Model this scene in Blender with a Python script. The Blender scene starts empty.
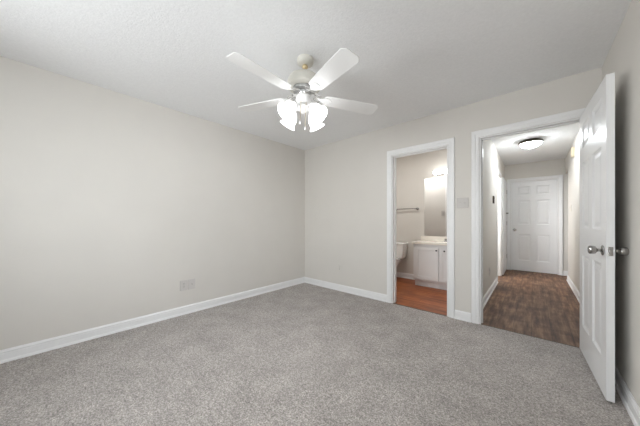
import bpy, bmesh, math, random
from mathutils import Vector, Matrix, Euler

S = bpy.context.scene
C = S.collection
R = math.radians

# ---------------------------------------------------------------- camera
cam_data = bpy.data.cameras.new('camera')
cam = bpy.data.objects.new('camera', cam_data); C.objects.link(cam)
cam.location = (3.1606, -3.1219, 1.1237)
cam.rotation_euler = (R(90), 0, 0.7274)
cam_data.sensor_width = 36.0
cam_data.lens = 239.38 / 640 * 36
cam_data.shift_y = 8.5 / 640
cam_data.clip_start = 0.02
S.camera = cam

# ---------------------------------------------------------------- world, daylight, exposure
world = bpy.data.worlds.new('World'); S.world = world; world.use_nodes = True
wn = world.node_tree
bg = wn.nodes['Background']
sky = wn.nodes.new('ShaderNodeTexSky'); sky.sky_type = 'NISHITA'
sky.sun_elevation = R(40); sky.sun_rotation = R(200); sky.sun_disc = False
wn.links.new(sky.outputs[0], bg.inputs[0]); bg.inputs[1].default_value = 0.08

def area(name, loc, rot, sx, sy, power, col):
    l = bpy.data.lights.new(name, 'AREA'); l.shape = 'RECTANGLE'
    l.size = sx; l.size_y = sy; l.energy = power; l.color = col
    o = bpy.data.objects.new(name, l); C.objects.link(o)
    o.location = loc; o.rotation_euler = rot
    return o
# daylight through the two windows of the room (both behind the camera); the two upward lamps are added ceiling fill
area('daylight_right_window', (3.80, -3.62, 1.50), (0, R(90), 0), 1.25, 1.35, 28, (0.92, 0.97, 1.0))
area('ceiling_fill_right', (4.20, -3.62, 0.55), (0, R(128), 0), 1.25, 1.25, 20, (0.97, 0.985, 1.0))  # added fill aimed up to brighten the ceiling
area('daylight_front_window', (1.55, -4.62, 1.45), (R(82), 0, 0), 1.7, 1.25, 55, (0.92, 0.97, 1.0))
area('ceiling_fill_front', (0.70, -5.70, 0.70), (R(110), 0, R(-28)), 1.8, 1.0, 60, (0.97, 0.985, 1.0))  # added fill, turned towards the darker right part of the ceiling
# added fill lamps without fittings, out of view in the bathroom and side room
area('bathroom_fill', (1.35, .45, 2.40), (0, 0, 0), .35, .35, 14, (1.0, .99, .97))  # added to even out the bathroom walls and vanity
area('side_room_fill', (2.12, 2.30, 2.10), (R(62), 0, R(-40)), .4, .4, 48, (1.0, .99, .98))  # added to brighten the door at the hallway end
S.cycles.diffuse_bounces = 8
S.cycles.max_bounces = 14

S.view_settings.view_transform = 'Standard'
S.view_settings.look = 'None'
S.view_settings.gamma = 1.0
S.view_settings.use_curve_mapping = False
S.view_settings.exposure = 0.0

SHADE_E, BULB_E, HALL_E, BATH_E = 3.2, 650.0, 84.0, 11.0

# ---------------------------------------------------------------- materials
def newmat(name):
    m = bpy.data.materials.new(name); m.use_nodes = True
    return m, m.node_tree, m.node_tree.nodes['Principled BSDF']

def coords(nt, scale=(1, 1, 1)):
    tc = nt.nodes.new('ShaderNodeTexCoord'); mp = nt.nodes.new('ShaderNodeMapping')
    mp.inputs['Scale'].default_value = scale
    nt.links.new(tc.outputs['Object'], mp.inputs['Vector'])
    return mp.outputs[0]

def noise(nt, vec, scale, detail=2, rough=.5):
    n = nt.nodes.new('ShaderNodeTexNoise'); n.inputs['Scale'].default_value = scale
    n.inputs['Detail'].default_value = detail; n.inputs['Roughness'].default_value = rough
    nt.links.new(vec, n.inputs['Vector'])
    return n.outputs['Fac']

def ramp(nt, fac, stops):
    r = nt.nodes.new('ShaderNodeValToRGB')
    els = r.color_ramp.elements
    while len(els) < len(stops): els.new(0.5)
    for e, (p, c) in zip(els, stops):
        e.position = p; e.color = (*c, 1)
    nt.links.new(fac, r.inputs[0])
    return r.outputs[0]

def mix(nt, a, b, fac, mode='MIX'):
    m = nt.nodes.new('ShaderNodeMix'); m.data_type = 'RGBA'; m.blend_type = mode
    for sock, v in ((m.inputs[0], fac), (m.inputs[6], a), (m.inputs[7], b)):
        if hasattr(v, 'node'): nt.links.new(v, sock)
        elif isinstance(v, tuple): sock.default_value = (*v, 1)
        else: sock.default_value = v
    return m.outputs[2]

def bump(nt, bsdf, h, strength, dist):
    b = nt.nodes.new('ShaderNodeBump'); b.inputs['Strength'].default_value = strength
    b.inputs['Distance'].default_value = dist
    nt.links.new(h, b.inputs['Height']); nt.links.new(b.outputs[0], bsdf.inputs['Normal'])

def simple(name, col, rough=.5, metal=0, spread=.04, nscale=6, bmp=0, bscale=200, coat=0):
    m, nt, p = newmat(name)
    v = coords(nt)
    lo = tuple(max(0, c * (1 - spread)) for c in col); hi = tuple(min(1, c * (1 + spread)) for c in col)
    nt.links.new(ramp(nt, noise(nt, v, nscale, 3), [(.3, lo), (.7, hi)]), p.inputs['Base Color'])
    p.inputs['Roughness'].default_value = rough; p.inputs['Metallic'].default_value = metal
    if coat: p.inputs['Coat Weight'].default_value = coat
    if bmp: bump(nt, p, noise(nt, v, bscale, 2), bmp, .002)
    return m

def glow(name, col, strength, base=(.9, .9, .88)):
    m, nt, p = newmat(name)
    v = coords(nt)
    nt.links.new(ramp(nt, noise(nt, v, 30, 2), [(.3, base), (.7, base)]), p.inputs['Base Color'])
    p.inputs['Roughness'].default_value = .35
    p.inputs['Emission Color'].default_value = (*col, 1)
    p.inputs['Emission Strength'].default_value = strength
    return m

M = {}
M['wall'] = simple('wall_paint', (.655, .63, .59), .75, spread=.012, nscale=3, bmp=.12, bscale=160)
M['white'] = simple('white_trim_paint', (.80, .80, .80), .38, spread=.01, nscale=8)
M['door'] = simple('white_door_paint', (.78, .785, .79), .30, spread=.01, nscale=8)
M['plate'] = simple('beige_plastic', (.585, .56, .54), .4, spread=.02)
M['plate_grey'] = simple('putty_plastic', (.50, .475, .45), .4, spread=.02)
M['plate_light'] = simple('almond_plastic', (.66, .62, .54), .35, spread=.02)
M['slot'] = simple('dark_slot', (.06, .055, .05), .6)
M['cream'] = simple('cream_plastic', (.66, .58, .42), .5, spread=.05)
M['bronze'] = simple('dark_bronze', (.09, .075, .06), .4, .7)
M['nickel'] = simple('satin_nickel', (.42, .41, .40), .24, 1.0, spread=.06)
M['chrome'] = simple('chrome', (.75, .75, .75), .12, 1.0)
M['brass'] = simple('aged_brass', (.62, .50, .30), .35, .7)
M['black'] = simple('black_metal', (.03, .03, .03), .4, .5)
M['fan_white'] = simple('fan_white_enamel', (.83, .83, .82), .35, spread=.02)
M['fan_cream'] = simple('fan_cream_enamel', (.66, .64, .58), .35, spread=.02)
M['fan_iron'] = simple('fan_iron_pewter', (.50, .49, .47), .3, .5)
M['fan_grey'] = simple('fan_silver_band', (.42, .42, .41), .3, .6)
M['ceramic'] = simple('white_ceramic', (.82, .81, .79), .12, spread=.01, coat=.4)
M['cabinet'] = simple('white_cabinet_paint', (.74, .74, .74), .4, spread=.01)
M['marble'] = simple('cultured_marble', (.84, .80, .73), .2, spread=.03, nscale=14, coat=.3)
M['shade'] = glow('lit_frosted_glass', (.98, .985, 1.0), SHADE_E)
M['bulb'] = glow('lit_bulb', (.95, .975, 1.0), BULB_E)
M['dome'] = glow('lit_alabaster_glass', (.89, .955, 1.0), HALL_E)
M['globe'] = glow('lit_vanity_globe', (1.0, .985, .97), BATH_E)

# ceiling: sprayed knockdown texture
m, nt, p = newmat('textured_ceiling'); v = coords(nt)
n1 = noise(nt, v, 60, 3, .6)
nt.links.new(ramp(nt, n1, [(.3, (.82, .825, .83)), (.7, (.87, .875, .88))]), p.inputs['Base Color'])
p.inputs['Roughness'].default_value = .9
bump(nt, p, ramp(nt, noise(nt, v, 85, 3, .65), [(.38, (0, 0, 0)), (.62, (1, 1, 1))]), .22, .004)
M['ceiling'] = m

# carpet: twisted grey-taupe pile
m, nt, p = newmat('grey_carpet'); v = coords(nt)
fine = noise(nt, v, 110, 3, .8)
tuft = noise(nt, v, 40, 3, .75)
broad = noise(nt, v, 4.5, 5, .7)
c1 = ramp(nt, fine, [(.30, (.13, .118, .109)), (.50, (.38, .353, .332)), (.68, (.68, .64, .61))])
c2 = ramp(nt, tuft, [(.32, (.66, .655, .655)), (.68, (1.2, 1.2, 1.2))])
c3 = ramp(nt, broad, [(.32, (.83, .82, .81)), (.68, (1.13, 1.12, 1.115))])
nt.links.new(mix(nt, mix(nt, c1, c2, 1.0, 'MULTIPLY'), c3, 1.0, 'MULTIPLY'), p.inputs['Base Color'])
p.inputs['Roughness'].default_value = 1.0
p.inputs['Specular IOR Level'].default_value = .05
p.inputs['Sheen Weight'].default_value = .15
bump(nt, p, mix(nt, fine, tuft, .35), .8, .010)
M['carpet'] = m

def planks(name, dark, mid, light, rough, pl=1.2, pw=.15, rot=True):
    m, nt, p = newmat(name)
    tc = nt.nodes.new('ShaderNodeTexCoord'); mp = nt.nodes.new('ShaderNodeMapping')
    if rot: mp.inputs['Rotation'].default_value = (0, 0, R(90))
    nt.links.new(tc.outputs['Object'], mp.inputs['Vector'])
    b = nt.nodes.new('ShaderNodeTexBrick'); b.offset = .37
    b.inputs['Color1'].default_value = (.25, .25, .25, 1); b.inputs['Color2'].default_value = (.85, .85, .85, 1)
    b.inputs['Mortar'].default_value = (0, 0, 0, 1); b.inputs['Scale'].default_value = 1
    b.inputs['Mortar Size'].default_value = .0025; b.inputs['Brick Width'].default_value = pl; b.inputs['Row Height'].default_value = pw
    nt.links.new(mp.outputs[0], b.inputs['Vector'])
    st = nt.nodes.new('ShaderNodeMapping'); st.inputs['Scale'].default_value = (.9, 9, 1)
    nt.links.new(mp.outputs[0], st.inputs['Vector'])
    g = noise(nt, st.outputs[0], 2.6, 6, .65)
    bl = noise(nt, mp.outputs[0], 4.5, 3, .6)
    f = mix(nt, g, bl, .35)
    col = ramp(nt, f, [(.40, dark), (.50, mid), (.61, light)])
    tint = ramp(nt, b.outputs['Color'], [(0, (.45, .45, .45)), (.2, (.84, .84, .84)), (.9, (1.14, 1.12, 1.1))])
    nt.links.new(mix(nt, col, tint, 1.0, 'MULTIPLY'), p.inputs['Base Color'])
    p.inputs['Roughness'].default_value = rough
    bump(nt, p, g, .08, .002)
    return m
M['plank'] = planks('brown_vinyl_plank', (.062, .029, .015), (.148, .076, .042), (.265, .160, .098), .6)
M['redplank'] = planks('red_brown_wood', (.18, .044, .012), (.29, .085, .025), (.40, .14, .048), .45, rot=False)

# mirror and window glass
m, nt, p = newmat('mirror_silver'); v = coords(nt)
nt.links.new(ramp(nt, noise(nt, v, 2), [(.3, (.86, .86, .86)), (.7, (.88, .88, .88))]), p.inputs['Base Color'])
p.inputs['Metallic'].default_value = 1; p.inputs['Roughness'].default_value = .02
M['mirror'] = m
m = bpy.data.materials.new('window_glass'); m.use_nodes = True; nt = m.node_tree; nt.nodes.clear()
out = nt.nodes.new('ShaderNodeOutputMaterial'); mx = nt.nodes.new('ShaderNodeMixShader')
tr = nt.nodes.new('ShaderNodeBsdfTransparent'); gl = nt.nodes.new('ShaderNodeBsdfGlossy'); gl.inputs['Roughness'].default_value = .02
fr = nt.nodes.new('ShaderNodeFresnel'); fr.inputs['IOR'].default_value = 1.3
nt.links.new(fr.outputs[0], mx.inputs[0]); nt.links.new(tr.outputs[0], mx.inputs[1]); nt.links.new(gl.outputs[0], mx.inputs[2])
nt.links.new(mx.outputs[0], out.inputs[0])
M['glass'] = m

# ---------------------------------------------------------------- mesh helpers
class MB:
    """collects shapes and links them as one mesh object"""
    def __init__(s): s.bm = bmesh.new()
    def box(s, x0, x1, y0, y1, z0, z1):
        vs = [s.bm.verts.new((x, y, z)) for x in (x0, x1) for y in (y0, y1) for z in (z0, z1)]
        for f in ((0, 1, 3, 2), (4, 6, 7, 5), (0, 4, 5, 1), (2, 3, 7, 6), (0, 2, 6, 4), (1, 5, 7, 3)):
            s.bm.faces.new([vs[i] for i in f])
        return s
    def lathe(s, prof, seg=32, mat=None, closed=True):
        """prof: (r, z) pairs turned about z; mat: placement matrix"""
        mat = mat or Matrix()
        rings = []
        for r, z in prof:
            if r < 1e-6: rings.append([s.bm.verts.new(mat @ Vector((0, 0, z)))])
            else: rings.append([s.bm.verts.new(mat @ Vector((r * math.cos(2 * math.pi * k / seg), r * math.sin(2 * math.pi * k / seg), z))) for k in range(seg)])
        for a, b in zip(rings, rings[1:]):
            for k in range(seg):
                l = (k + 1) % seg
                if len(a) == 1 and len(b) == 1: continue
                if len(a) == 1: s.bm.faces.new((a[0], b[k], b[l]))
                elif len(b) == 1: s.bm.faces.new((a[k], b[0], a[l]))
                else: s.bm.faces.new((a[k], b[k], b[l], a[l]))
        if closed:
            for ring in (rings[0], rings[-1]):
                if len(ring) > 1: s.bm.faces.new(ring)
        return s
    def tube(s, pts, rad, seg=10):
        pts = [Vector(p) for p in pts]; rings = []
        for i, p in enumerate(pts):
            d = (pts[min(i + 1, len(pts) - 1)] - pts[max(i - 1, 0)]).normalized()
            a = d.orthogonal().normalized() if i == 0 else (a - d * a.dot(d)).normalized()
            b = d.cross(a); r = rad[i] if isinstance(rad, (list, tuple)) else rad
            rings.append([s.bm.verts.new(p + (a * math.cos(2 * math.pi * k / seg) + b * math.sin(2 * math.pi * k / seg)) * r) for k in range(seg)])
        for a_, b_ in zip(rings, rings[1:]):
            for k in range(seg):
                l = (k + 1) % seg; s.bm.faces.new((a_[k], b_[k], b_[l], a_[l]))
        s.bm.faces.new(rings[0]); s.bm.faces.new(rings[-1])
        return s
    def loft(s, loops, cap=True):
        rings = [[s.bm.verts.new(p) for p in lp] for lp in loops]; n = len(rings[0])
        for a, b in zip(rings, rings[1:]):
            for k in range(n):
                l = (k + 1) % n; s.bm.faces.new((a[k], b[k], b[l], a[l]))
        if cap: s.bm.faces.new(rings[0]); s.bm.faces.new(rings[-1])
        return s
    def build(s, name, mat, parent=None, bevel=0, smooth=False, kind=None):
        bmesh.ops.recalc_face_normals(s.bm, faces=s.bm.faces[:])
        me = bpy.data.meshes.new(name); s.bm.to_mesh(me); s.bm.free()
        o = bpy.data.objects.new(name, me); C.objects.link(o); me.materials.append(mat)
        if parent: o.parent = parent
        if smooth:
            me.polygons.foreach_set('use_smooth', [True] * len(me.polygons))
            es = o.modifiers.new('split', 'EDGE_SPLIT'); es.split_angle = R(40)
        if bevel:
            b = o.modifiers.new('bevel', 'BEVEL'); b.width = bevel; b.segments = 2; b.limit_method = 'ANGLE'; b.angle_limit = R(40)
        if kind: o['kind'] = kind
        return o

def tag(o, label, cat, group=None, kind=None):
    o['label'] = label; o['category'] = cat
    if group: o['group'] = group
    if kind: o['kind'] = kind
    return o
def thing(name, label, cat, loc=(0, 0, 0), rot=(0, 0, 0), group=None, kind=None):
    o = bpy.data.objects.new(name, None); C.objects.link(o); o.empty_display_size = .1
    o.location = loc; o.rotation_euler = rot
    return tag(o, label, cat, group, kind)
def boxes(name, mat, lst, parent=None, bevel=0, kind='structure'):
    b = MB()
    for q in lst: b.box(*q)
    return b.build(name, mat, parent, bevel, kind=kind)
def st(o, label, cat): return tag(o, label, cat, None, 'structure')

# ---------------------------------------------------------------- the setting
H = 2.44
W = 3.598          # bedroom right wall
HL, HR = 2.66, 3.658   # hallway side walls
FY = -4.40         # wall behind the camera
T = .115
st(boxes('floor', M['carpet'], [(0, W, FY, 0.0, -.06, 0)]), 'grey taupe cut pile carpet covering the bedroom floor', 'carpet')
st(boxes('floor_hallway', M['plank'], [(HL - .9, 4.9, .0, 4.2, -.07, -.006)]), 'dark brown wood plank floor running down the hallway', 'floor')
st(boxes('floor_bathroom', M['redplank'], [(.1, HL - .06, .0, 1.7, -.06, -.004)]), 'reddish brown wood floor in the bathroom', 'floor')
st(boxes('ceiling', M['ceiling'], [(-.1, W + .1, FY - .1, T, H, H + .08)]), 'white textured bedroom ceiling above the fan', 'ceiling')
st(boxes('ceiling_hallway', M['ceiling'], [(HL - .9, 4.9, T, 4.2, H, H + .08)]), 'white hallway ceiling carrying the dome light', 'ceiling')
st(boxes('ceiling_bathroom', M['ceiling'], [(.0, HL - .9, T, 1.7, H, H + .08), (HL - .9, HL - .06, T, 1.7, H - .02, H)]), 'white bathroom ceiling', 'ceiling')
st(boxes('wall_left', M['wall'], [(-.12, 0, FY - .12, T, 0, H)]), 'long blank greige wall at the left of the bedroom', 'wall')
BX0, BX1, BZ = 1.709, 2.409, 2.03
DX0, DX1, DZ = 2.722, 3.522, 2.045
st(boxes('wall_back', M['wall'], [(0, BX0, 0, T, 0, H), (BX0, BX1, 0, T, BZ, H), (BX1, DX0, 0, T, 0, H), (DX0, DX1, 0, T, DZ, H), (DX1, 3.80, 0, T, 0, H)]),
   'greige bedroom back wall pierced by the bathroom and hallway doorways', 'wall')
wy0, wy1, wz0, wz1 = -4.27, -2.97, .85, 2.15
st(boxes('wall_right', M['wall'], [(W, W + .12, wy1, 0, 0, H), (W, W + .12, FY - .12, wy0, 0, H), (W, W + .12, wy0, wy1, 0, wz0), (W, W + .12, wy0, wy1, wz1, H)]),
   'greige wall at the right behind the open white door', 'wall')
fx0, fx1, fz0, fz1 = .70, 2.50, .80, 2.10
st(boxes('wall_front', M['wall'], [(0, fx0, FY - .12, FY, 0, H), (fx1, W, FY - .12, FY, 0, H), (fx0, fx1, FY - .12, FY, 0, fz0), (fx0, fx1, FY - .12, FY, fz1, H)]),
   'greige bedroom wall behind the viewer with a wide window', 'wall')
# hallway
OY0, OY1, OZ = 2.40, 3.05, 2.03
st(boxes('wall_hallway_left', M['wall'], [(HL - .12, HL, T, OY0, 0, H), (HL - .12, HL, OY0, OY1, OZ, H), (HL - .12, HL, OY1, 3.98, 0, H)]),
   'greige left wall of the hallway', 'wall')
RY = 3.43
st(boxes('wall_hallway_right', M['wall'], [(HR, HR + .12, T, RY, 0, H), (HR, HR + .12, RY, 3.98, 2.12, H)]),
   'greige right wall of the hallway with a passage at its far end', 'wall')
EX0, EX1, EZ = 2.772, 3.560, 2.035
st(boxes('wall_hallway_end', M['wall'], [(HL - .9, EX0, 3.98, 4.10, 0, H), (EX0, EX1, 3.98, 4.10, EZ, H), (EX1, 4.9, 3.98, 4.10, 0, H)]),
   'greige end wall of the hallway around the closed white door', 'wall')
st(boxes('wall_passage', M['wall'], [(HR + .12, 4.8, 2.3, 2.4, 0, H), (4.8, 4.9, 2.3, 3.98, 0, H)]), 'greige walls of the passage off the hallway', 'wall')
st(boxes('wall_side_room', M['wall'], [(HL - .9, HL - .8, 1.78, 3.98, 0, H), (HL - .8, HL - .12, 1.68, 1.78, 0, H)]), 'greige walls of the room off the hallway', 'wall')
# bathroom
FB = 1.56
st(boxes('wall_bathroom_far', M['wall'], [(.2, HL - .12, FB, FB + .12, 0, H)]), 'greige far wall of the bathroom', 'wall')
st(boxes('wall_bathroom_left', M['wall'], [(.1, .2, T, FB, 0, H)]), 'greige left wall of the bathroom', 'wall')

# baseboards: (distance from the wall, height)
BASE = [(0, 0), (.022, 0), (.022, .009), (.018, .018), (.0115, .021), (.0115, .068), (.0085, .074), (.0115, .080), (.0105, .087), (.005, .096), (.004, .101), (0, .101)]
def baseboard(name, runs, label):
    b = MB()
    for (x0, y0), (x1, y1), (nx, ny) in runs:
        b.loft([[(x + nx * d, y + ny * d, z) for d, z in BASE] for x, y in ((x0, y0), (x1, y1))])
    return st(b.build(name, M['white'], kind='structure'), label, 'baseboard')
baseboard('baseboard_left', [((0, FY), (0, 0), (1, 0))], 'white baseboard along the long left wall')
baseboard('baseboard_back', [((0, 0), (1.638, 0), (0, -1))], 'white baseboard on the back wall from the corner to the bathroom doorway')
baseboard('baseboard_pier', [((2.480, 0), (2.643, 0), (0, -1))], 'short white baseboard between the bathroom and hallway doorways')
baseboard('baseboard_right', [((W, FY), (W, -.02), (-1, 0))], 'white baseboard on the right wall behind the open door')
baseboard('baseboard_front', [((0, FY), (W, FY), (0, 1))], 'white baseboard under the window behind the viewer')
baseboard('baseboard_hallway_left', [((HL, T + .02), (HL, OY0 - .066), (1, 0))], 'white baseboard on the left side of the hallway')
baseboard('baseboard_hallway_right', [((HR, T + .02), (HR, RY), (-1, 0)), ((HR - .012, RY), (HR + .12, RY), (0, 1))], 'white baseboard on the right side of the hallway')
baseboard('baseboard_hallway_end', [((EX1 + .068, 3.98), (4.8, 3.98), (0, -1))], 'short white baseboard right of the closed hallway door')
baseboard('baseboard_bathroom', [((.2, FB), (1.60, FB), (0, -1))], 'white baseboard behind the toilet')

# door casings: profile (outward from the opening, proud of the wall)
CAS = [(.004, 0), (.004, .009), (.016, .012), (.03, .012), (.036, .016), (.060, .018), (.068, .016), (.071, .010), (.071, 0)]
def casing(bm, u0, u1, z1, place, w=.071):
    """place(u, v, z): u along the wall, v proud of it"""
    k = w / .071
    loops = []
    for (u, z, su, sz) in ((u0, 0, -1, 0), (u0, z1, -1, 1), (u1, z1, 1, 1), (u1, 0, 1, 0)):
        loops.append([place(u + su * a * k, b, z + sz * a * k) for a, b in CAS])
    bm.loft(loops)
def doorway(name, u0, u1, z1, face, back, axis, out, label, w=.071, both=True, stop=None):
    b = MB()
    if axis == 'x':
        casing(b, u0, u1, z1, lambda u, v, z: (u, face + out * v, z), w)
        if both: casing(b, u0, u1, z1, lambda u, v, z: (u, back - out * v, z), w)
        y0, y1 = min(face, back), max(face, back)
        b.box(u0 - .001, u0 + .012, y0, y1, 0, z1); b.box(u1 - .012, u1 + .001, y0, y1, 0, z1); b.box(u0 + .012, u1 - .012, y0, y1, z1 - .012, z1 + .001)
        if stop is not None:
            s0, s1 = stop
            b.box(u0 + .012, u0 + .023, s0, s1, 0, z1 - .012); b.box(u1 - .023, u1 - .012, s0, s1, 0, z1 - .012); b.box(u0 + .023, u1 - .023, s0, s1, z1 - .023, z1 - .012)
    else:
        casing(b, u0, u1, z1, lambda u, v, z: (face + out * v, u, z), w)
        if both: casing(b, u0, u1, z1, lambda u, v, z: (back - out * v, u, z), w)
        x0, x1 = min(face, back), max(face, back)
        b.box(x0, x1, u0 - .001, u0 + .012, 0, z1); b.box(x0, x1, u1 - .012, u1 + .001, 0, z1); b.box(x0, x1, u0 + .012, u1 - .012, z1 - .012, z1 + .001)
    return st(b.build(name, M['white'], kind='structure'), label, 'door frame')
doorway('trim_1', BX0, BX1, BZ, 0, T, 'x', -1, 'white door casing around the bathroom doorway', .071, stop=(.045, .075))
doorway('trim_2', DX0, DX1, DZ, 0, T, 'x', -1, 'white door casing around the hallway doorway beside the open door', .075, both=False, stop=(.045, .075))
doorway('trim_3', OY0, OY1, OZ, HL, HL - .12, 'y', 1, 'white casing of the doorway on the left side of the hallway', .065)
doorway('trim_4', EX0, EX1, EZ, 3.98, 4.10, 'x', -1, 'white casing around the closed door at the hallway end', .068, both=False, stop=(4.045, 4.07))
st(boxes('trim_5', M['bronze'], [(BX0 + .012, BX1 - .012, -.006, .012, -.004, .003)], bevel=.001), 'thin dark strip between the carpet and the bathroom floor', 'threshold')
st(boxes('trim_6', M['bronze'], [(DX0 + .012, DX1 - .012, -.003, .006, -.006, .002)], bevel=.001), 'thin dark edge between the carpet and the hallway floor', 'threshold')

# windows behind the camera
def window(name, axis, a0, a1, z0, z1, pos, label):
    t = thing(name, label, 'window', kind='structure')
    f = MB(); g = MB()
    def bx(m_, u0, u1, v0, v1, q0, q1):
        if axis == 'y': m_.box(pos + v0, pos + v1, u0, u1, q0, q1)
        else: m_.box(u0, u1, pos + v0, pos + v1, q0, q1)
    mid = (z0 + z1) / 2
    for u0, u1, q0, q1 in ((a0, a0 + .05, z0, z1), (a1 - .05, a1, z0, z1), (a0 + .05, a1 - .05, z0, z0 + .05), (a0 + .05, a1 - .05, z1 - .05, z1), (a0 + .05, a1 - .05, mid - .02, mid + .02)):
        bx(f, u0, u1, -.04, .04, q0, q1)
    bx(g, a0 + .05, a1 - .05, -.003, .003, z0 + .05, z1 - .05)
    f.build('window_frame', M['white'], t, bevel=.004); g.build('window_pane', M['glass'], t)
window('window_1', 'y', wy0, wy1, wz0, wz1, W + .06, 'white framed window in the right wall beside the viewer')
window('window_2', 'x', fx0, fx1, fz0, fz1, FY - .06, 'wide white framed window in the wall behind the viewer')

# ---------------------------------------------------------------- panel doors
PZ = [(.235, .835), (1.06, 1.61), (1.73, 1.93)]
def panel_door(parent, w, t, h, name='leaf'):
    """six raised panels on both faces; hinge edge at x = 0, thickness 0..t along y"""
    b = MB(); bm = b.bm
    stile, mull = .112, .10
    pw = (w - 2 * stile - mull) / 2
    xs = [0, stile, stile + pw, stile + pw + mull, w - stile, w]
    k = h / 2.03
    zs = [0] + [z * k for pr in PZ for z in pr] + [h]
    def quad(*ps): bm.faces.new([bm.verts.new(q) for q in ps])
    for yf, s in ((0, 1), (t, -1)):
        for i in range(5):
            for j in range(len(zs) - 1):
                x0, x1, z0, z1 = xs[i], xs[i + 1], zs[j], zs[j + 1]
                if i in (1, 3) and j % 2 == 1:
                    rings = [(0, 0), (.005, .004), (.014, .009), (.026, .009), (.052, .003)]
                    rect = lambda o, d: [(x0 + o, yf + s * d, z0 + o), (x1 - o, yf + s * d, z0 + o), (x1 - o, yf + s * d, z1 - o), (x0 + o, yf + s * d, z1 - o)]
                    for (o0, d0), (o1, d1) in zip(rings, rings[1:]):
                        A, B_ = rect(o0, d0), rect(o1, d1)
                        for q in range(4): quad(A[q], A[(q + 1) % 4], B_[(q + 1) % 4], B_[q])
                    quad(*rect(*rings[-1]))
                else: quad((x0, yf, z0), (x1, yf, z0), (x1, yf, z1), (x0, yf, z1))
    for x in (0, w): quad((x, 0, 0), (x, t, 0), (x, t, h), (x, 0, h))
    for z in (0, h): quad((0, 0, z), (w, 0, z), (w, t, z), (0, t, z))
    bmesh.ops.remove_doubles(bm, verts=bm.verts[:], dist=1e-5)
    return b.build(name, M['door'], parent)
KNOB = [(0.0, 0), (.0, 0), (.031, 0), (.033, .003), (.030, .007), (.014, .010), (.010, .014), (.010, .024), (.014, .028), (.024, .034), (.0265, .042), (.027, .056), (.025, .062), (.019, .066), (0, .067)]
def knob(parent, x, y, z, sgn, mat):
    mt = Matrix.Translation((x, y, z)) @ Matrix.Rotation(R(90 if sgn < 0 else -90), 4, 'X')
    rose = MB().lathe(KNOB[2:7], 28, mt).build('knob_rose', mat, parent, smooth=True)
    MB().lathe(KNOB[6:], 28, mt).build('knob', mat, rose, smooth=True)
def hinges(parent, x, y, zs, mat):
    for z in zs:
        MB().tube([(x, y, z - .045), (x, y, z + .045)], .006, 10).box(x - .004, x + .022, y - .001, y + .002, z - .044, z + .044).build('hinge', mat, parent)

d1 = thing('door_1', 'open white six panel door standing into the bedroom by the right wall', 'door', (3.466, -.032, .014), (0, 0, R(-87.6)), kind='structure')
panel_door(d1, .80, .035, 2.022)
knob(d1, .735, 0, .925, -1, M['nickel']); knob(d1, .735, .035, .925, 1, M['nickel'])
MB().box(.799, .8015, .007, .028, .897, .953).box(.8015, .808, .012, .023, .915, .935).build('latch_plate', M['nickel'], d1, bevel=.001)
hinges(d1, -.004, .039, (.22, 1.01, 1.83), M['nickel'])

d2 = thing('door_2', 'closed white six panel door at the far end of the hallway', 'door', (EX1 - .015, 4.040, .006), (0, 0, R(180)), kind='structure')
panel_door(d2, EX1 - EX0 - .03, .035, 2.010)
knob(d2, EX1 - EX0 - .03 - .055, .035, .925, 1, M['nickel'])

d3 = thing('door_3', 'narrow view of an open white door leaf lying along the left hallway wall', 'door', (HL + .003, 3.955, .012), (0, 0, R(-90)), kind='structure')
panel_door(d3, .80, .035, 2.03)
for zz in (.30, 1.07, 1.80):
    MB().tube([(.006, .037, zz - .045), (.006, .037, zz + .045)], .007, 10).build('hinge', M['nickel'], d3)
MB().lathe([(.0, 0), (.018, 0), (.018, .006), (.008, .010), (.008, .022), (.017, .026), (.017, .038), (0, .04)], 20,
           Matrix.Translation((.12, .035, 1.30)) @ Matrix.Rotation(R(-90), 4, 'X')).build('latch_knob', M['bronze'], d3, smooth=True)

# ---------------------------------------------------------------- ceiling fan
FX, FYY = 1.779, -1.749
# the fan hangs slightly out of plumb from its ball joint
FTILT = Matrix.Rotation(R(2.67), 3, Vector((-.665, .747, 0))) @ Matrix.Rotation(R(-.7), 3, Vector((.747, .665, 0)))
fan = thing('ceiling_fan', 'white five blade ceiling fan with four lit glass shades', 'ceiling fan', (FX, FYY, H), FTILT.to_euler())
MB().lathe([(0, 0), (.066, 0), (.068, -.008), (.067, -.024), (.060, -.038), (.042, -.046), (0, -.048)]).build('canopy', M['fan_cream'], fan, smooth=True).matrix_local = FTILT.inverted().to_4x4()
MB().tube([(0, 0, -.044), (0, 0, -.125)], .010, 16).lathe([(0, -.046), (.018, -.050), (.024, -.060), (.022, -.072), (.013, -.082), (0, -.084)], 20).build('downrod', M['brass'], fan, smooth=True)
motor = MB().lathe([(0, -.108), (.022, -.110), (.026, -.120), (.052, -.126), (.094, -.140), (.122, -.160), (.134, -.186), (.136, -.220), (.129, -.236), (.108, -.245), (0, -.246)], 48).build('motor_housing', M['fan_cream'], fan, smooth=True)
MB().lathe([(.0, -.246), (.092, -.246), (.092, -.256), (.086, -.268), (0, -.268)], 40).build('flywheel', M['fan_grey'], motor, smooth=True)
MB().lathe([(0, -.266), (.050, -.266), (.056, -.272), (.056, -.290), (.050, -.300), (0, -.300)], 36).build('hub_plate', M['chrome'], fan, smooth=True)
MB().lathe([(0, -.298), (.046, -.298), (.058, -.306), (.062, -.325), (.060, -.352), (.050, -.366), (.036, -.372), (0, -.374)], 40).build('switch_housing', M['fan_white'], fan, smooth=True)
kit = MB().lathe([(0, -.372), (.034, -.374), (.046, -.384), (.048, -.402), (.040, -.416), (.020, -.428), (.010, -.440), (0, -.446)], 36).build('light_fitter', M['fan_white'], fan, smooth=True)
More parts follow.
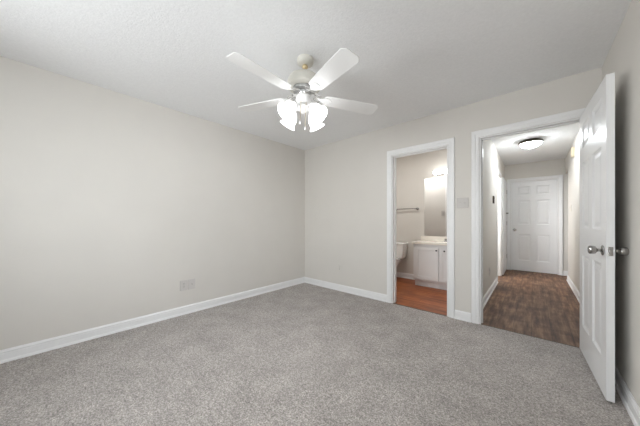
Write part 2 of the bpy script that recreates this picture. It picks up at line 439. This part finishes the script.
def blade_mesh():
    """flat board with clipped tip corners, x outwards"""
    prof = [(.172, .044), (.184, .056), (.215, .060), (.540, .071), (.606, .072), (.634, .046)]
    out = [(x, y) for x, y in prof] + [(x, -y) for x, y in reversed(prof)]
    b = MB(); b.loft([[(x, y, z) for x, y in out] for z in (-.003, .003)])
    return b
def scroll_mesh():
    """openwork loops either side of the bracket's neck"""
    b = MB()
    for sg in (1, -1):
        b.tube([(.112 + .026 * math.cos(2 * math.pi * k / 16), sg * (.026 + .017 * math.sin(2 * math.pi * k / 16)), .010 - .30 * .026 * math.cos(2 * math.pi * k / 16)) for k in range(16)] + [(.138, sg * .026, .0022)], .0045, 8)
    b.box(.100, .124, -.012, .012, .007, .013)
    return b
def iron_mesh():
    """curved bracket from the hub to the blade with a three point pad"""
    b = MB()
    rows = [(.060, .016, .030), (.090, .014, .026), (.120, .012, .008), (.145, .014, -.001), (.160, .028, -.004), (.185, .040, -.004), (.210, .036, -.004), (.235, .014, -.004)]
    b.loft([[(x, w, z - .0045), (x, w, z), (x, -w, z), (x, -w, z - .0045)] for x, w, z in rows])
    for x, y in ((.180, .024), (.180, -.024), (.218, 0)): b.lathe([(0, -.0120), (.005, -.0110), (.006, -.0085)], 10, Matrix.Translation((x, y, 0)), closed=False)
    return b
first_blade = first_iron = None
BZ_ = -.3035
for k, ang in enumerate((-89.3, -17.3, 54.7, 126.7, 198.7)):
    q = Euler((R(-8.7), R(1.7), 0)).to_matrix().to_4x4()
    mw = Matrix.Translation((0, 0, BZ_)) @ Matrix.Rotation(R(ang), 4, 'Z') @ q
    if k == 0:
        first_blade = blade_mesh().build('blade', M['fan_white'], fan, bevel=.002)
        first_iron = iron_mesh().build('blade_iron', M['fan_white'], first_blade, bevel=.0015)
        first_scroll = scroll_mesh().build('iron_scroll', M['fan_iron'], first_blade, smooth=True)
        first_blade.matrix_local = mw
    else:
        o = first_blade.copy(); C.objects.link(o); o.parent = fan; o.matrix_local = mw
        for q_ in (first_iron, first_scroll):
            i = q_.copy(); C.objects.link(i); i.parent = o
SH = [(.020, 0), (.026, .004), (.034, .018), (.044, .034), (.050, .052), (.051, .068), (.050, .082), (.054, .096), (.062, .108), (.070, .116)]
def shade_mesh():
    outer = [(r, -z) for r, z in SH]; inner = [(r - .003, -z) for r, z in reversed(SH)]
    return MB().lathe(outer + inner + [outer[0]], 32, closed=False)
first = None
for k, ang in enumerate((-89, 1, 91, 181)):
    rz = Matrix.Rotation(R(ang), 4, 'Z')
    arm_pts = [rz @ Vector(q) for q in ((.036, 0, -.396), (.062, 0, -.392), (.084, 0, -.396), (.098, 0, -.408))]
    arm = MB().tube(arm_pts, .0085, 12).build('lamp_arm', M['fan_white'], fan, smooth=True)
    mw = rz @ Matrix.Translation((.098, 0, -.408)) @ Matrix.Rotation(R(-43), 4, 'Y')
    MB().lathe([(0, .010), (.020, .008), (.024, .0), (.024, -.014), (.020, -.018), (0, -.018)], 24, mw).build('socket_cup', M['fan_white'], arm, smooth=True)
    if first is None:
        s_ = shade_mesh().build('lamp_shade', M['shade'], fan, smooth=True)
        b_ = MB().lathe([(0, -.018), (.012, -.022), (.013, -.040), (.024, -.058), (.027, -.074), (.022, -.090), (0, -.100)], 20).build('bulb', M['bulb'], s_, smooth=True)
        first = (s_, b_)
        s_.matrix_local = mw @ Matrix.Translation((0, 0, -.006))
    else:
        o = first[0].copy(); C.objects.link(o); o.parent = fan; o.matrix_local = mw @ Matrix.Translation((0, 0, -.006))
        i = first[1].copy(); C.objects.link(i); i.parent = o
for (dx, dy, ln) in ((.020, -.044, .16), (.046, -.012, .20)):
    ch = MB()
    nb = int(ln / .008)
    ch.tube([(dx, dy, -.365), (dx, dy, -.365 - ln)], .0012, 6)
    for q in range(nb): ch.lathe([(0, .0022), (.0022, 0), (0, -.0022)], 6, Matrix.Translation((dx, dy, -.367 - q * .008)))
    co = ch.build('pull_chain', M['brass'], fan)
    MB().lathe([(0, 0), (.004, -.002), (.006, -.018), (.008, -.026), (0, -.028)], 14, Matrix.Translation((dx, dy, -.365 - ln))).build('chain_pull', M['fan_white'], co, smooth=True)

# ---------------------------------------------------------------- hallway dome light
hl = thing('ceiling_light', 'round flush dome light with dark metal rim on the hallway ceiling', 'ceiling light', (3.13, 2.06, H))
MB().lathe([(0, 0), (.124, 0), (.146, -.010), (.156, -.026), (.155, -.044), (.145, -.054), (.135, -.048), (0, -.040)], 48).build('rim', M['bronze'], hl, smooth=True)
MB().lathe([(.137, -.048), (.131, -.064), (.113, -.084), (.085, -.102), (.046, -.114), (0, -.118)], 48, closed=False).build('diffuser', M['dome'], hl, smooth=True)
MB().lathe([(0, -.116), (.012, -.117), (.014, -.123), (.006, -.131), (0, -.133)], 18).build('finial', M['bronze'], hl, smooth=True)

# ---------------------------------------------------------------- plates on the walls
def frame(loc, facing):
    """matrix: local x along the wall (to the viewer's right), local y out of the wall, local z up"""
    ang = {'-y': 180, '+x': -90, '-x': 90, '+y': 0}[facing]
    return (0, 0, R(ang))
def plate(t, w, h, mat, d=.008):
    return MB().box(-w / 2, w / 2, 0, d, -h / 2, h / 2).build('cover_plate', mat, t, bevel=.003)
def duplex(name, label, loc, facing, mat, group=None):
    t = thing(name, label, 'outlet', loc, frame(loc, facing), group)
    plate(t, .084 if loc[1] < -1 else .072, .122, mat)
    for z in (-.020, .020):
        rc = MB().box(-.017, .017, .004, .0085, z - .0145, z + .0145).build('receptacle', mat, t, bevel=.003)
        MB().box(-.0075, -.0050, .008, .0090, z - .001, z + .008).box(.0050, .0075, .008, .0090, z, z + .008).box(-.002, .002, .008, .0090, z - .010, z - .006).build('slots', M['slot'], rc)
    MB().lathe([(0, .0085), (.0035, .008), (.0035, .005)], 10, Matrix.Rotation(R(-90), 4, 'X'), closed=False).build('screw', M['nickel'], t)
    return t
duplex('wall_outlet', 'left one of the two beige plates low on the long left wall', (0, -2.054, .352), '+x', M['plate'])
t = thing('cable_plate', 'right one of the two beige plates low on the long left wall', 'wall plate', (0, -1.964, .352), frame(0, '+x'))
plate(t, .084, .122, M['plate'])
MB().lathe([(0, .020), (.004, .020), (.0045, .006), (.008, .006), (.008, .004)], 12, Matrix.Rotation(R(-90), 4, 'X'), closed=False).build('coax_jack', M['nickel'], t)
duplex('wall_outlet', 'faint beige outlet low on the back wall left of the bathroom doorway', (.812, 0, .372), '-y', M['wall'])
duplex('wall_outlet', 'small outlet low on the left wall of the hallway', (HL, 1.33, .36), '+x', M['plate'])
def switch(name, label, loc, facing, gangs, mat):
    t = thing(name, label, 'light switch', loc, frame(loc, facing))
    w = .072 + .046 * (gangs - 1)
    plate(t, w, .117, mat)
    for g in range(gangs):
        x = (g - (gangs - 1) / 2) * .046
        MB().box(x - .005, x + .005, .004, .008, -.012, .012).loft([[(x - .0035, .006, z) for z in (-.004, .006)] + [(x + .0035, .006, z) for z in (.006, -.004)], [(x - .003, .017, z) for z in (.004, .010)] + [(x + .003, .017, z) for z in (.010, .004)]]).build('toggle', mat, t)
        for z in (-.030, .030):
            MB().lathe([(0, .0075), (.003, .007), (.003, .005)], 8, Matrix.Translation((x, 0, z)) @ Matrix.Rotation(R(-90), 4, 'X'), closed=False).build('screw', M['nickel'], t)
    return t
switch('light_switch', 'double light switch plate on the wall between the bathroom and hallway doorways', (2.560, 0, 1.335), '-y', 2, M['plate_grey'])
switch('light_switch', 'cream light switch on the right wall of the hallway', (HR, 2.93, 1.36), '-x', 1, M['plate_light'])
switch('light_switch', 'light switch on the bathroom wall beside its doorway, seen in the mirror', (1.582, T, 1.32), '+y', 1, M['plate_grey'])
# door chime high on the hallway's right wall
t = thing('door_chime', 'small cream door chime box high on the right wall of the hallway', 'door chime', (HR, 2.52, 2.25), frame(0, '-x'))
MB().box(-.055, .055, 0, .035, -.075, .075).build('chime_box', M['cream'], t, bevel=.006)
MB().box(-.012, .012, .035, .0375, -.045, .045).build('grille', M['brass'], t, bevel=.001)
# thermostat on the left
t = thing('thermostat', 'small dark upright thermostat on the left wall of the hallway', 'thermostat', (HL, 1.76, 1.485), frame(0, '+x'))
MB().box(-.035, .035, 0, .022, -.062, .062).build('body', M['bronze'], t, bevel=.005)
MB().box(-.022, .022, .022, .0235, .010, .045).build('display', M['slot'], t)

# ---------------------------------------------------------------- bathroom
VX0, VX1, VF = 1.592, 2.535, 1.105
van = thing('vanity_cabinet', 'white bathroom vanity cabinet with black knobs', 'cabinet', (0, 0, 0))
MB().box(VX0, VX1, VF, FB - .002, .115, .735).build('body', M['cabinet'], van, bevel=.002)
MB().box(VX0 + .006, VX1, VF + .072, FB - .002, 0, .116).build('toe_kick', M['cabinet'], van)
def shaker(x0, x1, z0, z1, kx):
    b = MB(); y = VF
    b.box(x0, x1, y - .011, y - .001, z0, z1)
    f = .052
    for q in ((x0, x0 + f, z0, z1), (x1 - f, x1, z0, z1), (x0 + f, x1 - f, z0, z0 + f), (x0 + f, x1 - f, z1 - f, z1)): b.box(q[0], q[1], y - .020, y - .010, q[2], q[3])
    d = b.build('door', M['cabinet'], van, bevel=.0015)
    MB().lathe([(0, 0), (.007, 0), (.006, .012), (.013, .018), (.014, .024), (.009, .029), (0, .030)], 18, Matrix.Translation((kx, y - .020, z1 - .045)) @ Matrix.Rotation(R(90), 4, 'X')).build('knob', M['black'], d, smooth=True)
shaker(VX0 + .035, 2.006, .142, .690, 1.978)
shaker(2.018, 2.400, .142, .690, 2.098)
top = thing('countertop', 'cream marble vanity top with a raised backsplash', 'countertop', (0, 0, 0))
# slab with a sink bowl sunk in
b = MB(); bm = b.bm
cx0, cx1, cy0, cy1, cz0, cz1 = VX0 - .022, VX1, VF - .030, FB - .001, .736, .768
scx, scy, rx, ry = 2.07, 1.31, .20, .145
N = 40
outer = []
for k in range(N):
    a = 2 * math.pi * k / N; ca, sa = math.cos(a), math.sin(a)
    tx = ((cx1 if ca > 0 else cx0) - scx) / ca if abs(ca) > 1e-9 else 1e9
    ty = ((cy1 if sa > 0 else cy0) - scy) / sa if abs(sa) > 1e-9 else 1e9
    r_ = min(tx, ty); outer.append((scx + ca * r_, scy + sa * r_))
# snap nearest points to the slab's four corners
for cxx in (cx0, cx1):
    for cyy in (cy0, cy1):
        i = min(range(N), key=lambda q: (outer[q][0] - cxx) ** 2 + (outer[q][1] - cyy) ** 2); outer[i] = (cxx, cyy)
el = lambda s_, z: [(scx + rx * s_ * math.cos(2 * math.pi * k / N), scy + ry * s_ * math.sin(2 * math.pi * k / N), z) for k in range(N)]
b.loft([[(x, y, cz0) for x, y in outer], [(x, y, cz1) for x, y in outer], el(1, cz1), el(.97, cz1 - .006), el(.85, cz1 - .018), el(.6, cz1 - .026), el(.1, cz1 - .029)])
b.build('counter_slab', M['marble'], top, smooth=True)
MB().box(cx0, cx1, FB - .022, FB - .001, cz1, cz1 + .085).build('backsplash', M['marble'], top, bevel=.003)
fa = thing('faucet', 'small dark chrome faucet on the vanity top', 'faucet', (2.07, 1.475, cz1))
MB().box(-.075, .075, -.024, .024, 0, .014).build('base', M['nickel'], fa, bevel=.006)
MB().tube([(0, 0, .012), (0, 0, .07), (0, -.03, .10), (0, -.08, .10), (0, -.105, .075)], .011, 14).build('spout', M['nickel'], fa, smooth=True)
for x in (-.055, .055):
    MB().lathe([(0, .012), (.016, .012), (.014, .030), (.019, .036), (.019, .052), (0, .056)], 18, Matrix.Translation((x, 0, 0))).build('handle', M['nickel'], fa, smooth=True)
mir = thing('wall_mirror', 'large frameless mirror on the wall over the vanity', 'mirror', (0, 0, 0))
MB().box(1.632, VX1, FB - .008, FB - .001, cz1 + .088, 1.925).build('glass', M['mirror'], mir)
vl = thing('vanity_light', 'lit vanity light bar over the bathroom mirror', 'light fixture', (0, 0, 0))
MB().box(1.78, 2.42, FB - .035, FB - .001, 1.965, 2.035).build('back_bar', M['chrome'], vl, bevel=.006)
g0 = None
for x in (1.86, 2.02, 2.18, 2.34):
    if g0 is None:
        g0 = True
        sock = MB().lathe([(0, 0), (.022, 0), (.020, .024), (0, .024)], 20, Matrix.Translation((0, 0, 0)) @ Matrix.Rotation(R(90), 4, 'X')).build('socket', M['chrome'], vl, smooth=True)
        gb = MB().lathe([(0, .045), (.016, .042), (.032, .032), (.043, .016), (.046, 0), (.043, -.016), (.032, -.032), (.016, -.042), (0, -.045)], 24, Matrix.Translation((0, -.062, 0))).build('globe_bulb', M['globe'], sock, smooth=True)
        sock.location = (x, FB - .035, 2.0); keep = (sock, gb)
    else:
        o = keep[0].copy(); C.objects.link(o); o.parent = vl; o.location = (x, FB - .035, 2.0)
        i = keep[1].copy(); C.objects.link(i); i.parent = o
tb = thing('towel_bar', 'metal towel bar on the bathroom wall above the toilet', 'towel bar', (0, 0, 0))
MB().tube([(1.075, FB - .058, 1.37), (1.505, FB - .058, 1.37)], .009, 14).build('bar', M['nickel'], tb, smooth=True)
for x in (1.075, 1.505):
    MB().lathe([(0, 0), (.026, 0), (.026, .006), (.013, .012), (.013, .046), (.017, .050), (.017, .068), (0, .070)], 20, Matrix.Translation((x, FB, 1.37)) @ Matrix.Rotation(R(90), 4, 'X')).build('post', M['nickel'], tb, smooth=True)

# toilet: tank against the far wall, bowl towards the bedroom
TX = 1.092
toi = thing('toilet', 'white toilet half hidden behind the left jamb of the bathroom doorway', 'toilet', (TX, FB - .015, 0))
def rrect(w, d, cy, z, r=.03, n=6):
    pts = []
    for (sx, sy, a0) in ((1, 1, 0), (-1, 1, 90), (-1, -1, 180), (1, -1, 270)):
        for k in range(n + 1):
            a = R(a0 + 90 * k / n); pts.append((sx * (w / 2 - r) + r * math.cos(a), cy + sy * (d / 2 - r) + r * math.sin(a), z))
    return pts
MB().loft([rrect(.38, .155, -.095, .405), rrect(.415, .17, -.098, .44), rrect(.445, .185, -.100, .56), rrect(.455, .19, -.100, .675)]).build('tank', M['ceramic'], toi, smooth=True)
MB().loft([rrect(.462, .20, -.102, .675), rrect(.476, .212, -.104, .682), rrect(.476, .212, -.104, .702), rrect(.462, .20, -.102, .712)]).build('tank_lid', M['ceramic'], toi, smooth=True)
MB().tube([(-.16, -.196, .62), (-.16, -.215, .62), (-.12, -.218, .612), (-.08, -.218, .605)], [.012, .010, .007, .008], 12).build('flush_lever', M['chrome'], toi, smooth=True)
def egg(w, y0, y1, z, n=36):
    pts = []
    for k in range(n):
        a = 2 * math.pi * k / n; c, s_ = math.cos(a), math.sin(a)
        my = y1 * .62 + y0 * .38 if False else (y0 + (y1 - y0) * .40)
        ly = (y0 - my) if s_ > 0 else (my - y1)
        pts.append((w / 2 * c, my + s_ * abs(ly), z))
    return pts
MB().loft([egg(.23, -.16, -.60, 0), egg(.235, -.16, -.605, .03), egg(.20, -.17, -.56, .07), egg(.20, -.16, -.56, .16), egg(.27, -.13, -.63, .26), egg(.345, -.10, -.695, .34), egg(.365, -.09, -.71, .385), egg(.360, -.09, -.705, .400),
           egg(.27, -.20, -.66, .398), egg(.22, -.24, -.60, .30), egg(.10, -.32, -.50, .22)]).build('bowl', M['ceramic'], toi, smooth=True)
MB().box(-.115, .115, -.26, -.01, .33, .406).build('tank_shelf', M['ceramic'], toi, bevel=.02)
MB().loft([egg(.372, -.205, -.712, .402), egg(.380, -.20, -.716, .410), egg(.374, -.205, -.712, .420)]).build('seat', M['ceramic'], toi, smooth=True)
MB().loft([egg(.372, -.205, -.712, .421), egg(.378, -.20, -.714, .430), egg(.360, -.21, -.700, .440), egg(.20, -.30, -.60, .444)]).build('lid', M['ceramic'], toi, smooth=True)
for x in (-.105, .105):
    MB().lathe([(0, .022), (.008, .018), (.013, .008), (.014, 0), (0, 0)], 14, Matrix.Translation((x, -.38, .030)), closed=False).build('bolt_cap', M['ceramic'], toi, smooth=True)
